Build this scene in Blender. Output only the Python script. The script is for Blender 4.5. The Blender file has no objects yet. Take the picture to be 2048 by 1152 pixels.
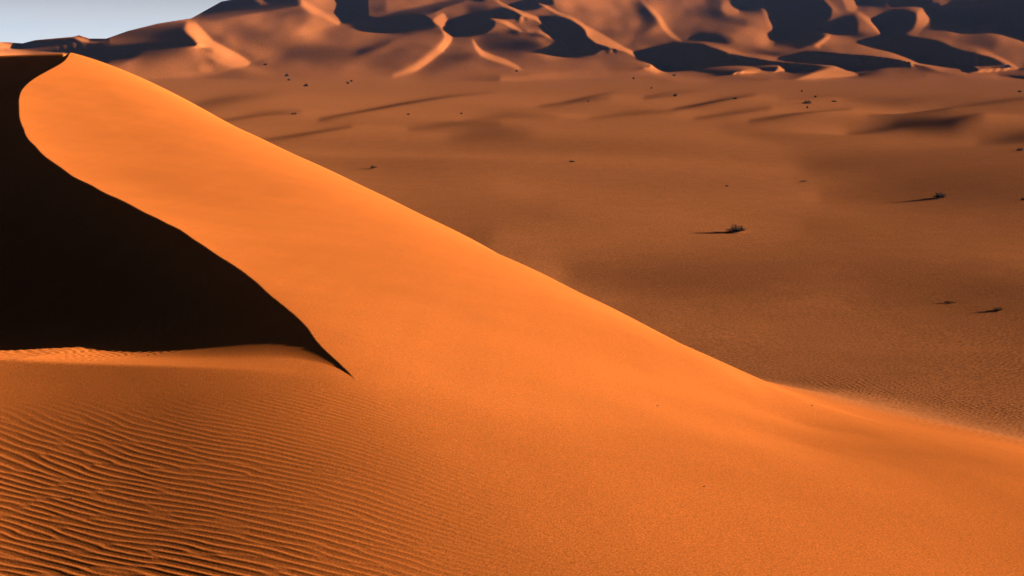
import bpy, math, random
import numpy as np
from mathutils import Vector

# ------------------------------------------------------------------ camera, sky, sun, exposure
scene = bpy.context.scene
FPX = 2472.0                     # focal length in pixels of a 2048 px wide frame
EYE = 15.0                       # eye height above the desert floor
PITCH = math.atan(476.0 / FPX)
SUN_EL, SUN_AZ = math.radians(8.6), math.radians(16.0)   # azimuth from +x towards +y

cam_data = bpy.data.cameras.new("camera")
cam = bpy.data.objects.new("camera", cam_data)
scene.collection.objects.link(cam)
cam.location = (0, 0, EYE)
cam.rotation_euler = (math.pi / 2 - PITCH, 0, 0)
cam_data.sensor_width = 36.0
cam_data.lens = 36.0 * FPX / 2048.0
cam_data.clip_start = 0.1
cam_data.clip_end = 30000.0
scene.camera = cam

world = bpy.data.worlds.new("World")
scene.world = world
world.use_nodes = True
wn = world.node_tree.nodes
wl = world.node_tree.links
bg = wn.get("Background") or wn.new("ShaderNodeBackground")
sky = wn.new("ShaderNodeTexSky")
sky.sky_type = 'NISHITA'
sky.sun_disc = False
sky.sun_elevation = SUN_EL
sky.sun_rotation = math.pi / 2 - SUN_AZ
sky.altitude = 500.0
sky.air_density = 0.05
sky.dust_density = 0.15
sky.ozone_density = 1.0
bg.inputs["Strength"].default_value = 0.05
# pale dusty air low over the horizon, all the way round
tco = wn.new("ShaderNodeTexCoord"); sxyz = wn.new("ShaderNodeSeparateXYZ")
wl.new(tco.outputs["Generated"], sxyz.inputs[0])
def wmath(op, a, b=None):
    n = wn.new("ShaderNodeMath"); n.operation = op
    for k, q in enumerate((a, b)):
        if q is None: continue
        if isinstance(q, (int, float)): n.inputs[k].default_value = q
        else: wl.new(q, n.inputs[k])
    return n.outputs[0]
low = wmath('EXPONENT', wmath('MULTIPLY', wmath('POWER', wmath('ABSOLUTE', sxyz.outputs["Z"]), 2.0), -1 / 0.055 ** 2))
dust = wn.new("ShaderNodeMix"); dust.data_type = 'RGBA'; dust.blend_type = 'ADD'
wl.new(low, dust.inputs[0]); wl.new(sky.outputs[0], dust.inputs[6])
dust.inputs[7].default_value = (4.8, 4.2, 2.8, 1)
dust.clamp_result = False
wl.new(dust.outputs[2], bg.inputs[0])

sd = bpy.data.lights.new("sun", 'SUN')
sun = bpy.data.objects.new("sun", sd)
scene.collection.objects.link(sun)
sd.energy = 5.0
sd.angle = math.radians(0.5)
sd.color = (1.0, 0.86, 0.66)
sdir = Vector((math.cos(SUN_EL) * math.cos(SUN_AZ), math.cos(SUN_EL) * math.sin(SUN_AZ), math.sin(SUN_EL)))
sun.rotation_euler = sdir.to_track_quat('Z', 'Y').to_euler()
sun.location = (200, 60, 120)

scene.cycles.max_bounces = 2
scene.cycles.diffuse_bounces = 0
scene.view_settings.view_transform = 'Standard'
scene.view_settings.look = 'None'
scene.view_settings.gamma = 1.0
scene.view_settings.exposure = 1.66
scene.view_settings.use_curve_mapping = False

# ------------------------------------------------------------------ maths helpers
rng = np.random.default_rng(7)
cp, sp = math.cos(PITCH), math.sin(PITCH)

def ray(px, py):
    px = np.asarray(px, float); py = np.asarray(py, float)
    a = (px - 1024.0) / FPX; b = (576.0 - py) / FPX
    return np.stack([a, cp + b * sp, -sp + b * cp], -1)

def spot(px, py, d=None, z=None):
    """a place on the ground (eye at the origin) from its bearing and its distance d or its level z"""
    r = ray(px, py)
    t = d / math.hypot(r[0], r[1]) if d is not None else z / r[2]
    return r * t

def project(x, y, z):
    cy = y * cp - z * sp
    cz = y * sp + z * cp
    cy = np.maximum(cy, 1e-3)
    return 1024 + FPX * x / cy, 576 - FPX * cz / cy

def sstep(a, b, x):
    t = np.clip((x - a) / (b - a), 0, 1)
    return t * t * (3 - 2 * t)

def smax(a, b, k):
    k = np.maximum(k, 1e-6)
    h = np.clip(0.5 + 0.5 * (a - b) / k, 0, 1)
    return b + (a - b) * h + k * h * (1 - h)

def bilerp(img, u, v, wrap=False):
    h, w = img.shape
    if wrap:
        u = np.mod(u, w); v = np.mod(v, h)
        i = np.floor(u).astype(int); j = np.floor(v).astype(int)
        fu, fv = u - i, v - j
        i %= w; j %= h
        i1, j1 = (i + 1) % w, (j + 1) % h
    else:
        u = np.clip(u, 0, w - 1.001); v = np.clip(v, 0, h - 1.001)
        i = u.astype(int); j = v.astype(int)
        fu, fv = u - i, v - j
        i1, j1 = i + 1, j + 1
    return (img[j, i] * (1 - fu) + img[j, i1] * fu) * (1 - fv) + (img[j1, i] * (1 - fu) + img[j1, i1] * fu) * fv

def smooth_noise(n, scale_u, scale_v, seed):
    r = np.random.default_rng(seed)
    f = np.fft.fft2(r.standard_normal((n, n)))
    ku = np.fft.fftfreq(n)[None, :]; kv = np.fft.fftfreq(n)[:, None]
    g = np.exp(-0.5 * ((ku * scale_u * 2) ** 2 + (kv * scale_v * 2) ** 2) * math.pi ** 2 / 4)
    o = np.fft.ifft2(f * g).real
    return o / o.std()

def ripple_tile(n, per, spread, cross, seed):
    """wind ripples: narrow-band noise, so crests wander, fork and end; returns the complex signal"""
    r = np.random.default_rng(seed)
    f = np.fft.fft2(r.standard_normal((n, n)) + 1j * r.standard_normal((n, n)))
    ku = np.fft.fftfreq(n)[None, :]; kv = np.fft.fftfreq(n)[:, None]
    k0 = 1.0 / per
    g = np.exp(-0.5 * (((kv - k0) / (spread * k0)) ** 2 + (ku / (cross * k0)) ** 2))
    o = np.fft.ifft2(f * g)
    return o / np.abs(o).mean()

def ripple_height(tile, u, v):
    re = bilerp(tile.real, u, v, True); im = bilerp(tile.imag, u, v, True)
    a = np.hypot(re, im) + 1e-6
    c, s = re / a, im / a
    amp = np.clip(a * 2.0, 0, 1.0)
    # steeper lee side, rounded trough
    return amp * (c + 0.22 * (c * c - s * s) + 0.20 * (2 * s * c))

# ------------------------------------------------------------------ relief of the plain and the far dunes
# a map of how the far sand leans towards (light) or away from (dark) the evening sun, turned into heights
PX0, PY0, STEP = -400.0, -180.0, 2.0
MW, MH = 1424, 640
gx = PX0 + STEP * np.arange(MW); gy = PY0 + STEP * np.arange(MH)
lean = np.full((MH, MW), 0.46)

def blur_win(a, s):
    if s <= 0: return a
    k = int(math.ceil(3 * s)); t = np.arange(-k, k + 1)
    w = np.exp(-0.5 * (t / s) ** 2); w /= w.sum()
    a = np.pad(a, ((k, k), (0, 0)), 'edge'); a = sum(w[i] * a[i:i + a.shape[0] - 2 * k] for i in range(2 * k + 1))
    a = np.pad(a, ((0, 0), (k, k)), 'edge'); a = sum(w[i] * a[:, i:i + a.shape[1] - 2 * k] for i in range(2 * k + 1))
    return a

def window(xs, ys, m):
    i0 = max(0, int((min(xs) - m - PX0) / STEP)); i1 = min(MW, int((max(xs) + m - PX0) / STEP) + 2)
    j0 = max(0, int((min(ys) - m - PY0) / STEP)); j1 = min(MH, int((max(ys) + m - PY0) / STEP) + 2)
    return i0, i1, j0, j1

def area(pts, val, soft=1.5):
    xs = [p[0] for p in pts]; ys = [p[1] for p in pts]
    i0, i1, j0, j1 = window(xs, ys, 4 * soft + 6)
    X, Y = np.meshgrid(gx[i0:i1], gy[j0:j1])
    cov = np.zeros_like(X)
    for ox, oy in ((-.5, -.5), (.5, -.5), (-.5, .5), (.5, .5)):
        ins = np.zeros(X.shape, bool)
        for k in range(len(pts)):
            (xa, ya), (xb, yb) = pts[k], pts[k - 1]
            if ya == yb: continue
            c = ((ya > Y + oy) != (yb > Y + oy)) & (X + ox < (xb - xa) * (Y + oy - ya) / (yb - ya) + xa)
            ins ^= c
        cov += ins * 0.25
    cov = blur_win(cov, soft / STEP)
    lean[j0:j1, i0:i1] = lean[j0:j1, i0:i1] * (1 - cov) + val * cov

def line(pts, width, val, soft=1.5):
    xs = [p[0] for p in pts]; ys = [p[1] for p in pts]
    i0, i1, j0, j1 = window(xs, ys, width + 4 * soft + 6)
    X, Y = np.meshgrid(gx[i0:i1], gy[j0:j1])
    best = np.full(X.shape, 1e9)
    n = len(pts) - 1
    for k in range(n):
        (xa, ya), (xb, yb) = pts[k], pts[k + 1]
        dx, dy = xb - xa, yb - ya
        t = np.clip(((X - xa) * dx + (Y - ya) * dy) / (dx * dx + dy * dy), 0, 1)
        s = (k + t) / n
        w = width * 0.5 * (0.35 + 0.65 * np.sin(math.pi * np.clip(s, 0.02, 0.98)))
        best = np.minimum(best, np.hypot(X - xa - t * dx, Y - ya - t * dy) - w)
    cov = np.clip(0.5 - best / (STEP * 1.0 + soft * 2), 0, 1)
    cov = blur_win(cov, soft / STEP)
    lean[j0:j1, i0:i1] = lean[j0:j1, i0:i1] * (1 - cov) + val * cov

# --- the massif: left dunes
area([(-400,86),(0,86),(200,70),(376,41),(369,58),(375,66),(390,78),(399,93),(360,105),(300,117),(212,129),(100,140),(-400,160)], 0.0, 1)
area([(-60,84),(0,84),(25,87),(33,95),(20,98),(0,99),(-60,99)], 0.75, 1.5)
area([(146,72),(170,76),(188,80),(176,84),(165,84),(156,80)], 0.75, 1.5)
area([(212,129),(300,117),(399,94),(470,138),(440,150),(380,160),(300,165),(200,165)], 0.60, 3)
area([(380,42),(420,39),(480,33),(600,13),(640,35),(677,50),(660,62),(600,78),(560,98),(500,122),(455,98),(425,80),(405,60)], 0.42, 2)
line([(412,60),(440,84),(470,102),(505,118)], 14, 0.30, 4)
area([(376,41),(392,43),(408,62),(428,82),(458,98),(482,110),(504,126),(492,134),(466,136),(430,122),(405,108),(399,93),(390,78),(375,66),(369,58)], 0.78, 2.5)
area([(376,41),(400,30),(438,9),(470,-8),(560,-30),(600,-10),(604,5),(596,12),(540,22),(480,31),(420,39)], 0.02, 1)
area([(505,-4),(560,-14),(540,6),(524,9)], 0.5, 2)
area([(598,-40),(672,-40),(680,15),(691,40),(679,49),(640,28),(604,8)], 0.62, 2)
line([(602,0),(612,12),(640,28),(678,50)], 14, 0.86, 2.5)
area([(640,30),(678,51),(640,66),(600,66),(610,40)], 0.56, 5)
area([(676,-40),(735,-40),(738,32),(760,33),(800,22),(840,15),(880,6),(930,-6),(985,-6),(965,4),(920,7),(890,15),(865,28),(800,36),(765,46),(740,50),(705,51),(679,50),(692,42),(684,20)], 0.03, 1)
area([(738,-40),(796,-40),(799,12),(786,24),(746,32)], 0.30, 3)
area([(770,-40),(796,-40),(799,12),(786,22),(772,24)], 0.52, 3)
area([(818,-40),(900,-40),(905,-6),(872,6),(832,14)], 0.50, 2)
area([(680,52),(740,54),(766,48),(760,60),(772,67),(735,82),(690,84),(640,76),(650,62)], 0.42, 3)
area([(560,96),(600,84),(700,86),(780,70),(800,76),(740,100),(700,118),(640,128),(570,122)], 0.17, 8)
area([(795,72),(830,70),(800,84),(740,104),(700,116),(720,98),(760,84)], 0.02, 4)
area([(765,62),(762,56),(775,45),(800,35),(850,30),(866,40),(882,54),(860,60),(810,67),(780,68)], 0.0, 1)
area([(800,74),(880,60),(890,62),(880,95),(850,120),(800,138),(740,130),(770,105)], 0.36, 6)
line([(900,66),(893,84),(878,104),(855,122),(828,138),(790,150)], 20, 0.80, 3.5)
area([(912,76),(950,76),(965,112),(1030,135),(1020,145),(880,152),(850,148),(880,125)], 0.40, 3)
area([(908,88),(915,100),(950,108),(930,125),(870,150),(836,150),(866,124),(890,106)], 0.20, 6)
# --- middle
area([(866,40),(876,30),(892,24),(935,2),(962,5),(990,22),(982,36),(935,36),(900,50),(888,53),(878,50)], 0.38, 2)
area([(865,41),(875,31),(888,25),(897,40),(890,53),(880,53),(870,48)], 0.80, 2)
area([(935,8),(962,10),(978,20),(978,34),(938,36)], 0.12, 4)
area([(968,-40),(1040,-40),(1010,12),(985,24),(975,12)], 0.56, 3)
area([(888,55),(930,40),(990,34),(990,52),(972,68),(935,74),(908,71),(900,62)], 0.02, 1.5)
area([(880,53),(888,55),(900,61),(908,69),(903,82),(885,104),(874,100),(890,76)], 0.85, 1.5)
area([(965,68),(990,62),(1030,68),(1075,80),(1090,98),(1070,112),(1015,113),(975,104),(960,90)], 0.17, 6)
area([(1040,112),(1090,95),(1130,84),(1138,100),(1135,116),(1080,124)], 0.46, 4)
line([(946,80),(953,94),(964,107),(985,115),(1012,123),(1042,137)], 9, 0.86, 1.5)
area([(982,26),(995,16),(1015,14),(1032,20),(1048,32),(1030,38),(1010,39),(990,34)], 0.0, 1)
area([(1045,36),(1070,36),(1092,52),(1102,70),(1070,62),(1045,56),(1000,44),(1010,40)], 0.54, 2)
area([(1020,10),(1050,3),(1085,-10),(1105,-10),(1112,8),(1092,11),(1075,18),(1050,22),(1036,18)], 0.05, 1.5)
line([(980,-12),(1005,10),(1026,17),(1046,28),(1072,36),(1088,48),(1099,61),(1104,72)], 7, 0.86, 1)
line([(985,38),(1010,44),(1028,54),(1042,62)], 7, 0.84, 1)
line([(1056,62),(1085,67),(1110,77),(1126,86),(1136,98)], 8, 0.82, 1)
area([(1015,58),(1035,61),(1042,72),(1022,70)], 0.12, 2)
area([(1050,66),(1072,64),(1096,73),(1062,75)], 0.10, 2)
area([(1096,-40),(1290,-40),(1296,-4),(1276,30),(1272,60),(1266,85),(1250,95),(1200,65),(1140,33),(1110,16)], 0.58, 2)
area([(1240,10),(1272,10),(1278,40),(1270,66),(1245,60)], 0.48, 5)
area([(1090,33),(1112,33),(1140,38),(1164,52),(1171,62),(1174,74),(1190,86),(1220,95),(1240,100),(1205,99),(1188,110),(1152,117),(1140,113),(1137,98),(1126,83),(1106,73),(1101,60),(1090,46)], 0.0, 1)
line([(1080,6),(1115,26),(1142,36),(1162,48),(1174,58),(1178,70),(1194,83),(1222,92),(1247,98),(1280,112),(1308,129),(1333,144)], 7, 0.95, 1)
area([(1174,52),(1202,66),(1242,90),(1250,98),(1215,90),(1188,79),(1176,66)], 0.84, 1.5)
area([(1268,0),(1296,8),(1312,30),(1316,50),(1296,60),(1274,70),(1288,46),(1276,22)], 0.16, 5)
area([(1150,119),(1242,101),(1296,124),(1285,132),(1190,135),(1050,146),(1040,130),(1100,122)], 0.37, 3)
area([(1000,152),(1180,141),(1285,135),(1300,127),(1334,144),(1300,148),(1180,158),(1000,170)], 0.64, 2)
area([(1296,126),(1334,144),(1312,146),(1286,137)], 0.88, 1)
area([(1280,130),(1300,127),(1303,130),(1298,134),(1278,134)], 0.12, 1)
# --- right
area([(1296,-40),(1420,-40),(1414,36),(1400,60),(1390,80),(1362,84),(1345,70),(1330,55),(1320,35),(1298,8)], 0.52, 3)
area([(1380,6),(1402,26),(1410,44),(1388,42)], 0.62, 5)
line([(1288,4),(1318,34),(1330,56),(1345,71),(1364,84)], 9, 0.80, 2)
area([(1412,36),(1470,44),(1500,40),(1550,56),(1562,72),(1545,95),(1480,92),(1440,66),(1400,62)], 0.50, 4)
area([(1520,60),(1560,72),(1545,92),(1510,88)], 0.58, 5)
area([(1445,4),(1470,2),(1483,20),(1478,30),(1456,34),(1440,20)], 0.66, 3)
area([(1474,-40),(1522,-40),(1528,24),(1492,28),(1486,14)], 0.17, 3)
area([(1410,-40),(1450,-40),(1440,18),(1450,32),(1490,36),(1494,56),(1460,46),(1420,30)], 0.34, 4)
area([(1392,66),(1436,66),(1468,80),(1452,92),(1420,90),(1396,84)], 0.08, 4)
line([(1518,-10),(1534,25),(1546,50),(1561,72)], 14, 0.66, 3)
area([(1290,98),(1360,84),(1330,96),(1275,108)], 0.36, 3)
area([(1430,88),(1480,92),(1545,97),(1600,98),(1645,98),(1612,103),(1580,112),(1545,121),(1520,117),(1480,110),(1456,106)], 0.40, 2)
area([(1540,-40),(1612,-40),(1664,18),(1662,34),(1638,58),(1650,64),(1660,66),(1648,76),(1632,88),(1600,96),(1543,96),(1562,66),(1566,40),(1550,20)], 0.06, 1.5)
area([(1548,0),(1600,4),(1613,26),(1606,42),(1572,60),(1562,36)], 0.24, 4)
line([(1588,-20),(1598,2),(1611,22)], 6, 0.5, 2)
line([(1640,-20),(1660,4),(1682,30)], 7, 0.60, 1.5)
area([(1668,-40),(1704,-40),(1716,15),(1713,24),(1694,21)], 0.66, 1.5)
area([(1706,-40),(1756,-40),(1772,12),(1722,14)], 0.10, 2)
area([(1724,18),(1782,26),(1776,42),(1770,66),(1752,46),(1730,28)], 0.44, 2)
area([(1752,-40),(1800,-40),(1809,11),(1796,17),(1785,23)], 0.60, 2)
area([(1664,50),(1690,30),(1722,27),(1746,44),(1768,70),(1745,83),(1662,82),(1655,68)], 0.50, 2)
area([(1650,61),(1665,50),(1690,32),(1710,28),(1716,44),(1714,62),(1700,67),(1666,68)], 0.03, 3)
line([(1718,26),(1744,45),(1757,58),(1766,71)], 11, 0.76, 2)
area([(1744,84),(1762,89),(1790,97),(1836,116),(1815,119),(1760,111),(1680,105),(1650,104),(1640,100),(1662,82)], 0.49, 2)
area([(1655,68),(1664,71),(1655,82),(1640,92),(1648,103),(1634,96),(1628,90),(1648,78)], 0.70, 2)
area([(1634,56),(1640,54),(1646,62),(1640,63)], 0.9, 1)
area([(1846,12),(1876,37),(1860,46),(1846,60),(1834,73),(1808,68),(1822,60),(1832,42),(1834,22)], 0.68, 2)
area([(1786,18),(1816,18),(1832,24),(1832,44),(1822,60),(1808,67),(1775,67),(1769,46),(1776,31)], 0.04, 3)
area([(1802,-40),(1868,-40),(1862,8),(1848,12),(1830,10),(1808,13)], 0.06, 2)
area([(1848,12),(1876,4),(1897,30),(1880,38)], 0.27, 3)
area([(1872,-40),(1960,-40),(1946,12),(1936,25),(1920,34),(1896,29)], 0.46, 2)
area([(1860,46),(1880,38),(1921,33),(1930,50),(1946,60),(2000,75),(2048,88),(2200,110),(2200,140),(2048,120),(1990,110),(1930,98),(1895,89),(1840,75)], 0.47, 2)
area([(1895,42),(1921,36),(1932,56),(1920,74),(1898,70)], 0.60, 6)
area([(1926,80),(1960,68),(1995,78),(1985,98),(1935,99),(1912,92)], 0.17, 6)
area([(1936,16),(1990,2),(2048,0),(2200,-10),(2200,90),(2048,72),(2012,60),(1990,46),(1962,60),(1944,57),(1929,46),(1922,33)], 0.03, 1.5)
area([(1965,60),(1988,46),(2010,60),(2048,78),(2120,96),(2120,110),(2048,88),(1990,72)], 0.52, 3)
line([(1986,44),(2012,60),(2032,71),(2060,80)], 8, 0.78, 1.5)
area([(1744,84),(1775,67),(1810,69),(1840,76),(1875,80),(1900,92),(1930,102),(1955,107),(1944,113),(1950,120),(1940,128),(1900,129),(1850,127),(1830,121),(1836,116),(1800,101),(1775,93),(1760,88)], 0.0, 1.5)
area([(1944,112),(1968,107),(2008,127),(2005,134),(1960,133),(1930,129)], 0.33, 3)
line([(1955,105),(1978,108),(2010,122),(2039,138)], 7, 0.72, 1.5)
area([(1268,107),(1310,95),(1360,85),(1395,84),(1420,90),(1452,103),(1456,110),(1480,110),(1520,118),(1545,122),(1580,112),(1612,103),(1640,102),(1662,104),(1690,107),(1740,110),(1780,116),(1812,121),(1832,127),(1790,130),(1740,135),(1706,139),(1697,136),(1690,132),(1675,131),(1655,135),(1625,142),(1586,144),(1558,131),(1556,136),(1550,142),(1530,140),(1510,137),(1490,139),(1465,146),(1420,147),(1385,143),(1335,143),(1290,117)], 0.0, 1)
line([(1415,88),(1452,101),(1478,106),(1500,112)], 5, 0.72, 1.5)
area([(1558,131),(1588,143),(1550,146),(1500,148),(1460,148),(1490,140),(1510,138),(1530,141),(1550,143),(1556,137)], 0.88, 1)
area([(1590,160),(1625,146),(1655,137),(1675,132),(1690,133),(1705,141),(1722,152),(1680,157)], 0.78, 2)
area([(1722,152),(1706,140),(1790,131),(1840,128),(1900,130),(1922,132),(1900,142),(1850,148)], 0.50, 2)
area([(1838,128),(1900,131),(1928,140),(1934,147),(1880,143)], 0.80, 1.5)
area([(1945,131),(1965,135),(2005,136),(2012,133),(2040,139),(1990,144),(1940,147),(1960,141)], 0.85, 1.5)
# above the picture the massif goes on in the same way
for k in range(46):
    cx = rng.uniform(420, 2440); cy0 = rng.uniform(-170, -30)
    w_, h_ = rng.uniform(40, 110), rng.uniform(10, 26)
    area([(cx - w_, cy0 + h_ * .4), (cx - w_ * .4, cy0 - h_), (cx + w_ * .3, cy0 - h_ * .3), (cx + w_ * .6, cy0 + h_)], rng.choice([0.0, 0.1, 0.3]), 3)
    line([(cx - w_ * .4, cy0 - h_), (cx + w_ * .3, cy0 - h_ * .3), (cx + w_ * .6, cy0 + h_)], 9, 0.8, 2)
# slopes roll over gradually before they turn from the sun: soft on the far side of each shade, sharp at the crest
acc = np.zeros_like(lean)
for t_ in range(1, 9):
    acc += np.concatenate([lean[:, t_:], np.repeat(lean[:, -1:], t_, 1)], 1) / 8
soft_ = np.minimum(lean, 0.35 * lean + 0.65 * acc)
lean = np.where(lean < 0.62, soft_, lean)
# --- streaks and swells on the plain
for pts, w_, v_, s_ in [
    ([(1290,192),(1380,179),(1450,168),(1535,157)], 10, 0.15, 3), ([(1350,214),(1430,201),(1510,189)], 10, 0.18, 3),
    ([(1130,200),(1190,190),(1250,178)], 7, 0.25, 2), ([(1080,208),(1150,200),(1220,196)], 8, 0.28, 3),
    ([(640,236),(720,221),(800,206),(900,191),(990,183)], 8, 0.24, 3), ([(510,276),(600,266),(700,250)], 8, 0.30, 3),
    ([(370,212),(470,192),(570,178)], 22, 0.33, 7), ([(560,150),(660,150)], 14, 0.36, 5),
    ([(900,272),(980,266),(1060,270)], 22, 0.36, 7), ([(930,236),(1010,228),(1110,230)], 13, 0.35, 4),
    ([(430,238),(520,226),(600,222)], 7, 0.30, 3), ([(820,252),(900,246),(1000,248)], 9, 0.32, 4), ([(1180,232),(1260,224),(1350,220)], 9, 0.28, 4),
    ([(1390,232),(1460,224),(1540,216)], 8, 0.24, 3), ([(1560,196),(1640,190),(1720,184)], 7, 0.28, 3), ([(1740,228),(1820,222),(1900,224)], 10, 0.26, 4), ([(1640,166),(1720,168),(1790,162),(1852,152)], 5, 0.15, 2), ([(1690,192),(1800,196),(1960,190)], 12, 0.28, 4),
    ([(1820,218),(1920,212),(2060,204),(2200,200)], 18, 0.14, 4), ([(1700,256),(1800,248),(1900,252),(1960,246)], 24, 0.16, 6),
    ([(1960,280),(2050,276),(2150,276)], 14, 0.22, 5),
    ([(1500,238),(1600,226),(1700,214)], 9, 0.20, 3), ([(2000,152),(2060,156),(2150,156)], 10, 0.02, 2),
    ([(1880,178),(1980,180),(2060,172)], 10, 0.28, 3),
    ([(1150,545),(1350,552),(1600,560),(1900,572),(2200,580)], 74, 0.35, 16), ([(1620,320),(1850,325),(2200,335)], 70, 0.37, 18),
    ([(700,345),(820,350),(980,372)], 40, 0.43, 16), ([(1450,250),(1600,280),(1750,290)], 30, 0.38, 10),
    ([(1650,380),(1850,384),(2100,388)], 24, 0.37, 8),
    ([(1000,480),(1300,488),(1600,500),(2200,522)], 44, 0.53, 14), ([(1120,425),(1400,440),(1600,450)], 20, 0.50, 8),
    ([(1200,165),(1320,158)], 6, 0.52, 2), ([(1340,168),(1430,168)], 9, 0.58, 3), ([(760,176),(850,175)], 4, 0.66, 1),
    ([(860,160),(1000,166),(1180,160)], 8, 0.52, 3), ([(1560,146),(1580,150)], 5, 0.5, 2)]:
    line(pts, w_, v_, s_)

T_M, R_M, N_ITER = 0.135, 860.0, 62
rt = np.concatenate([np.linspace(140, 2000, 2500), np.linspace(2001, 9000, 3000)])
def base_z(R):
    s = (R - R_M) / 45.0
    return -EYE + T_M * 45.0 * np.logaddexp(0, s)
Vt = -FPX * base_z(rt) / rt            # depression of the bare slope (px), falls with distance

bandn = smooth_noise(1024, 260, 9, 31)[:MH, :1024]; bandn = np.concatenate([bandn, bandn[:, ::-1][:, :MW - 1024]], 1)
lean = lean + 0.028 * bandn * sstep(190, 260, gy)[:, None]

def integrate(p, q, wu, wv, eps, extra=None):
    """heights whose slopes come closest to p (across) and q (up the picture)"""
    h, w = p.shape
    p2 = np.concatenate([p, -p[:, ::-1]], 1); p2 = np.concatenate([p2, p2[::-1]], 0)
    q2 = np.concatenate([q, q[:, ::-1]], 1); q2 = np.concatenate([q2, -q2[::-1]], 0)
    ku = 2 * math.pi * np.fft.fftfreq(2 * w, STEP)[None, :]; kv = 2 * math.pi * np.fft.fftfreq(2 * h, STEP)[:, None]
    ku = ku[:, :w + 1]
    num = -1j * ku * wu * np.fft.rfft2(p2) - 1j * kv * wv * np.fft.rfft2(q2)
    if extra is not None:
        e2 = np.concatenate([extra, extra[:, ::-1]], 1); num = num + np.fft.rfft2(np.concatenate([e2, e2[::-1]], 0))
    return np.fft.irfft2(num / (wu * ku ** 2 + wv * kv ** 2 + eps ** 2), s=(2 * h, 2 * w))[:h, :w]

slope_of = lambda a: np.interp(a, [0, 0.2, 0.46, 0.7, 1.0], [0.26, 0.11, 0.0, -0.16, -0.46])
H_plain = integrate(2.4 * slope_of(lean), np.zeros_like(lean), 1.0, 0.0012, 1 / 220.0)
H_swell = integrate(4.0 * slope_of(lean), np.zeros_like(lean), 1.0, 0.03, 1 / 400.0)
wv_ = sstep(290, 380, gy)[:, None]
H_plain = H_plain * (1 - wv_) + H_swell * wv_

# massif: repeat until the slopes really lean as the map says
nm = 190
nz = smooth_noise(1024, 26, 13, 21)[:nm, :1024]; nz = np.concatenate([nz, nz[:, :MW - 1024]], 1)
nz2 = smooth_noise(1024, 9, 6, 22)[:nm, :1024]; nz2 = np.concatenate([nz2, nz2[:, :MW - 1024]], 1)
lm = lean[:nm] + (0.075 * nz + 0.03 * nz2) * sstep(0.12, 0.35, lean[:nm]) * sstep(165, 120, gy[:nm])[:, None]
goal = np.interp(lm, [0, 0.2, 0.36, 0.46, 0.58, 0.7, 1.0], [-0.06, 0.004, 0.040, 0.080, 0.17, 0.29, 0.62])
Vg = (gy[:nm] - 100.0)[:, None] * np.ones((1, MW)); ag = ((gx - 1024.0) / FPX)[None, :]
sky_px = np.array([-2600, -700, -300, 0, 31, 58, 133, 147, 167, 202, 246, 308, 376, 438, 492, 600, 800, 1000, 1400, 2000, 2600, 3400, 4700.])
sky_py = np.array([100, 96, 84, 86, 88, 82, 76, 73, 79, 79, 65, 51, 41, 9.6, 0, -20, -60, -90, -100, -95, -100, -80, -40.])
wgt_m = np.where(gy[:nm, None] < np.interp(gx, sky_px, sky_py)[None, :] - 4, 0.0, 1.0) * np.where(gy[:nm, None] < -12, 0.3, 1.0)
wgt_m = wgt_m * np.where(gy[:nm, None] > np.maximum(102, 104 + 0.47 * (gx[None, :] - 140)), 0.0, 1.0)     # behind the near dune
wgt_m = wgt_m * np.where(gx[None, :] < 220, 2.5, 1.0)
fade_m = sstep(194, 158, gy[:nm])[:, None]
kap = 1.5e-4 * sstep(110, 160, gy[:nm])[:, None] + 4e-6
ct = -np.gradient(rt, Vt) * FPX / rt
Hm = integrate(0.6 * slope_of(lm), np.interp(lm, [0, 0.1, 0.3], [-0.45, -0.3, 0.0]) * wgt_m, 1.0, 0.35, 1 / 150.0) * fade_m
for it in range(N_ITER):
    p = np.gradient(Hm, STEP, axis=1); q = np.gradient(Hm, STEP, axis=0)
    c = np.interp(-(Vg + Hm), -Vt, ct)
    e = Vg / FPX
    A = c * (1 + q); B = c * p
    ny = -(1 - e * A - B * ag); nx = -B
    num = nx * sdir.x + ny * sdir.y + A * sdir.z
    nn = np.sqrt(nx * nx + ny * ny + A * A)
    sh = num / nn
    r = sh - goal
    r = np.where((lm < 0.1) & (r < 0), 0, r) * wgt_m * np.where(lm < 0.1, 1.6, 1.0)
    dA = (e * sdir.y + sdir.z) / nn - num / nn ** 3 * (ny * e + A)
    dB = (-sdir.x + ag * sdir.y) / nn - num / nn ** 3 * (-nx + ny * ag)
    gp = r * dB * c
    gq = r * dA * c * 2.0 * (gy[:nm, None] < 170) - 1.5 * np.maximum(0, 0.25 - (1 + q)) + 0.2 * np.maximum(0, (1 + q) - 3.0)
    Hm = Hm - (0.7 if it < 26 else 0.45) * integrate(gp + 0.004 * p, gq + 0.004 * q, 1.0, 0.35, 1 / 90.0, kap * Hm)
    Hm = blur_win(Hm, 0.48 if it < 44 else 0.27) * fade_m
wb = sstep(250, 290, gx)[None, :] * sstep(430, 395, gx)[None, :] * sstep(88, 98, gy[:nm])[:, None] * sstep(150, 138, gy[:nm])[:, None]
Hm = Hm * (1 - wb) + blur_win(Hm, 7) * wb
for j in range(nm - 2, -1, -1):       # the slope never overhangs
    Hm[j] = np.minimum(Hm[j], Hm[j + 1] + STEP * 0.92)
print("relief error", np.abs(r[90:165, 200:1224]).mean())
H_far = np.concatenate([Hm, np.repeat(Hm[-1:], MH - nm, 0)], 0)

def far_H(px, py):
    u = (px - PX0) / STEP; v = (py - PY0) / STEP
    return bilerp(H_far, u, v), bilerp(H_plain, u, v)

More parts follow.
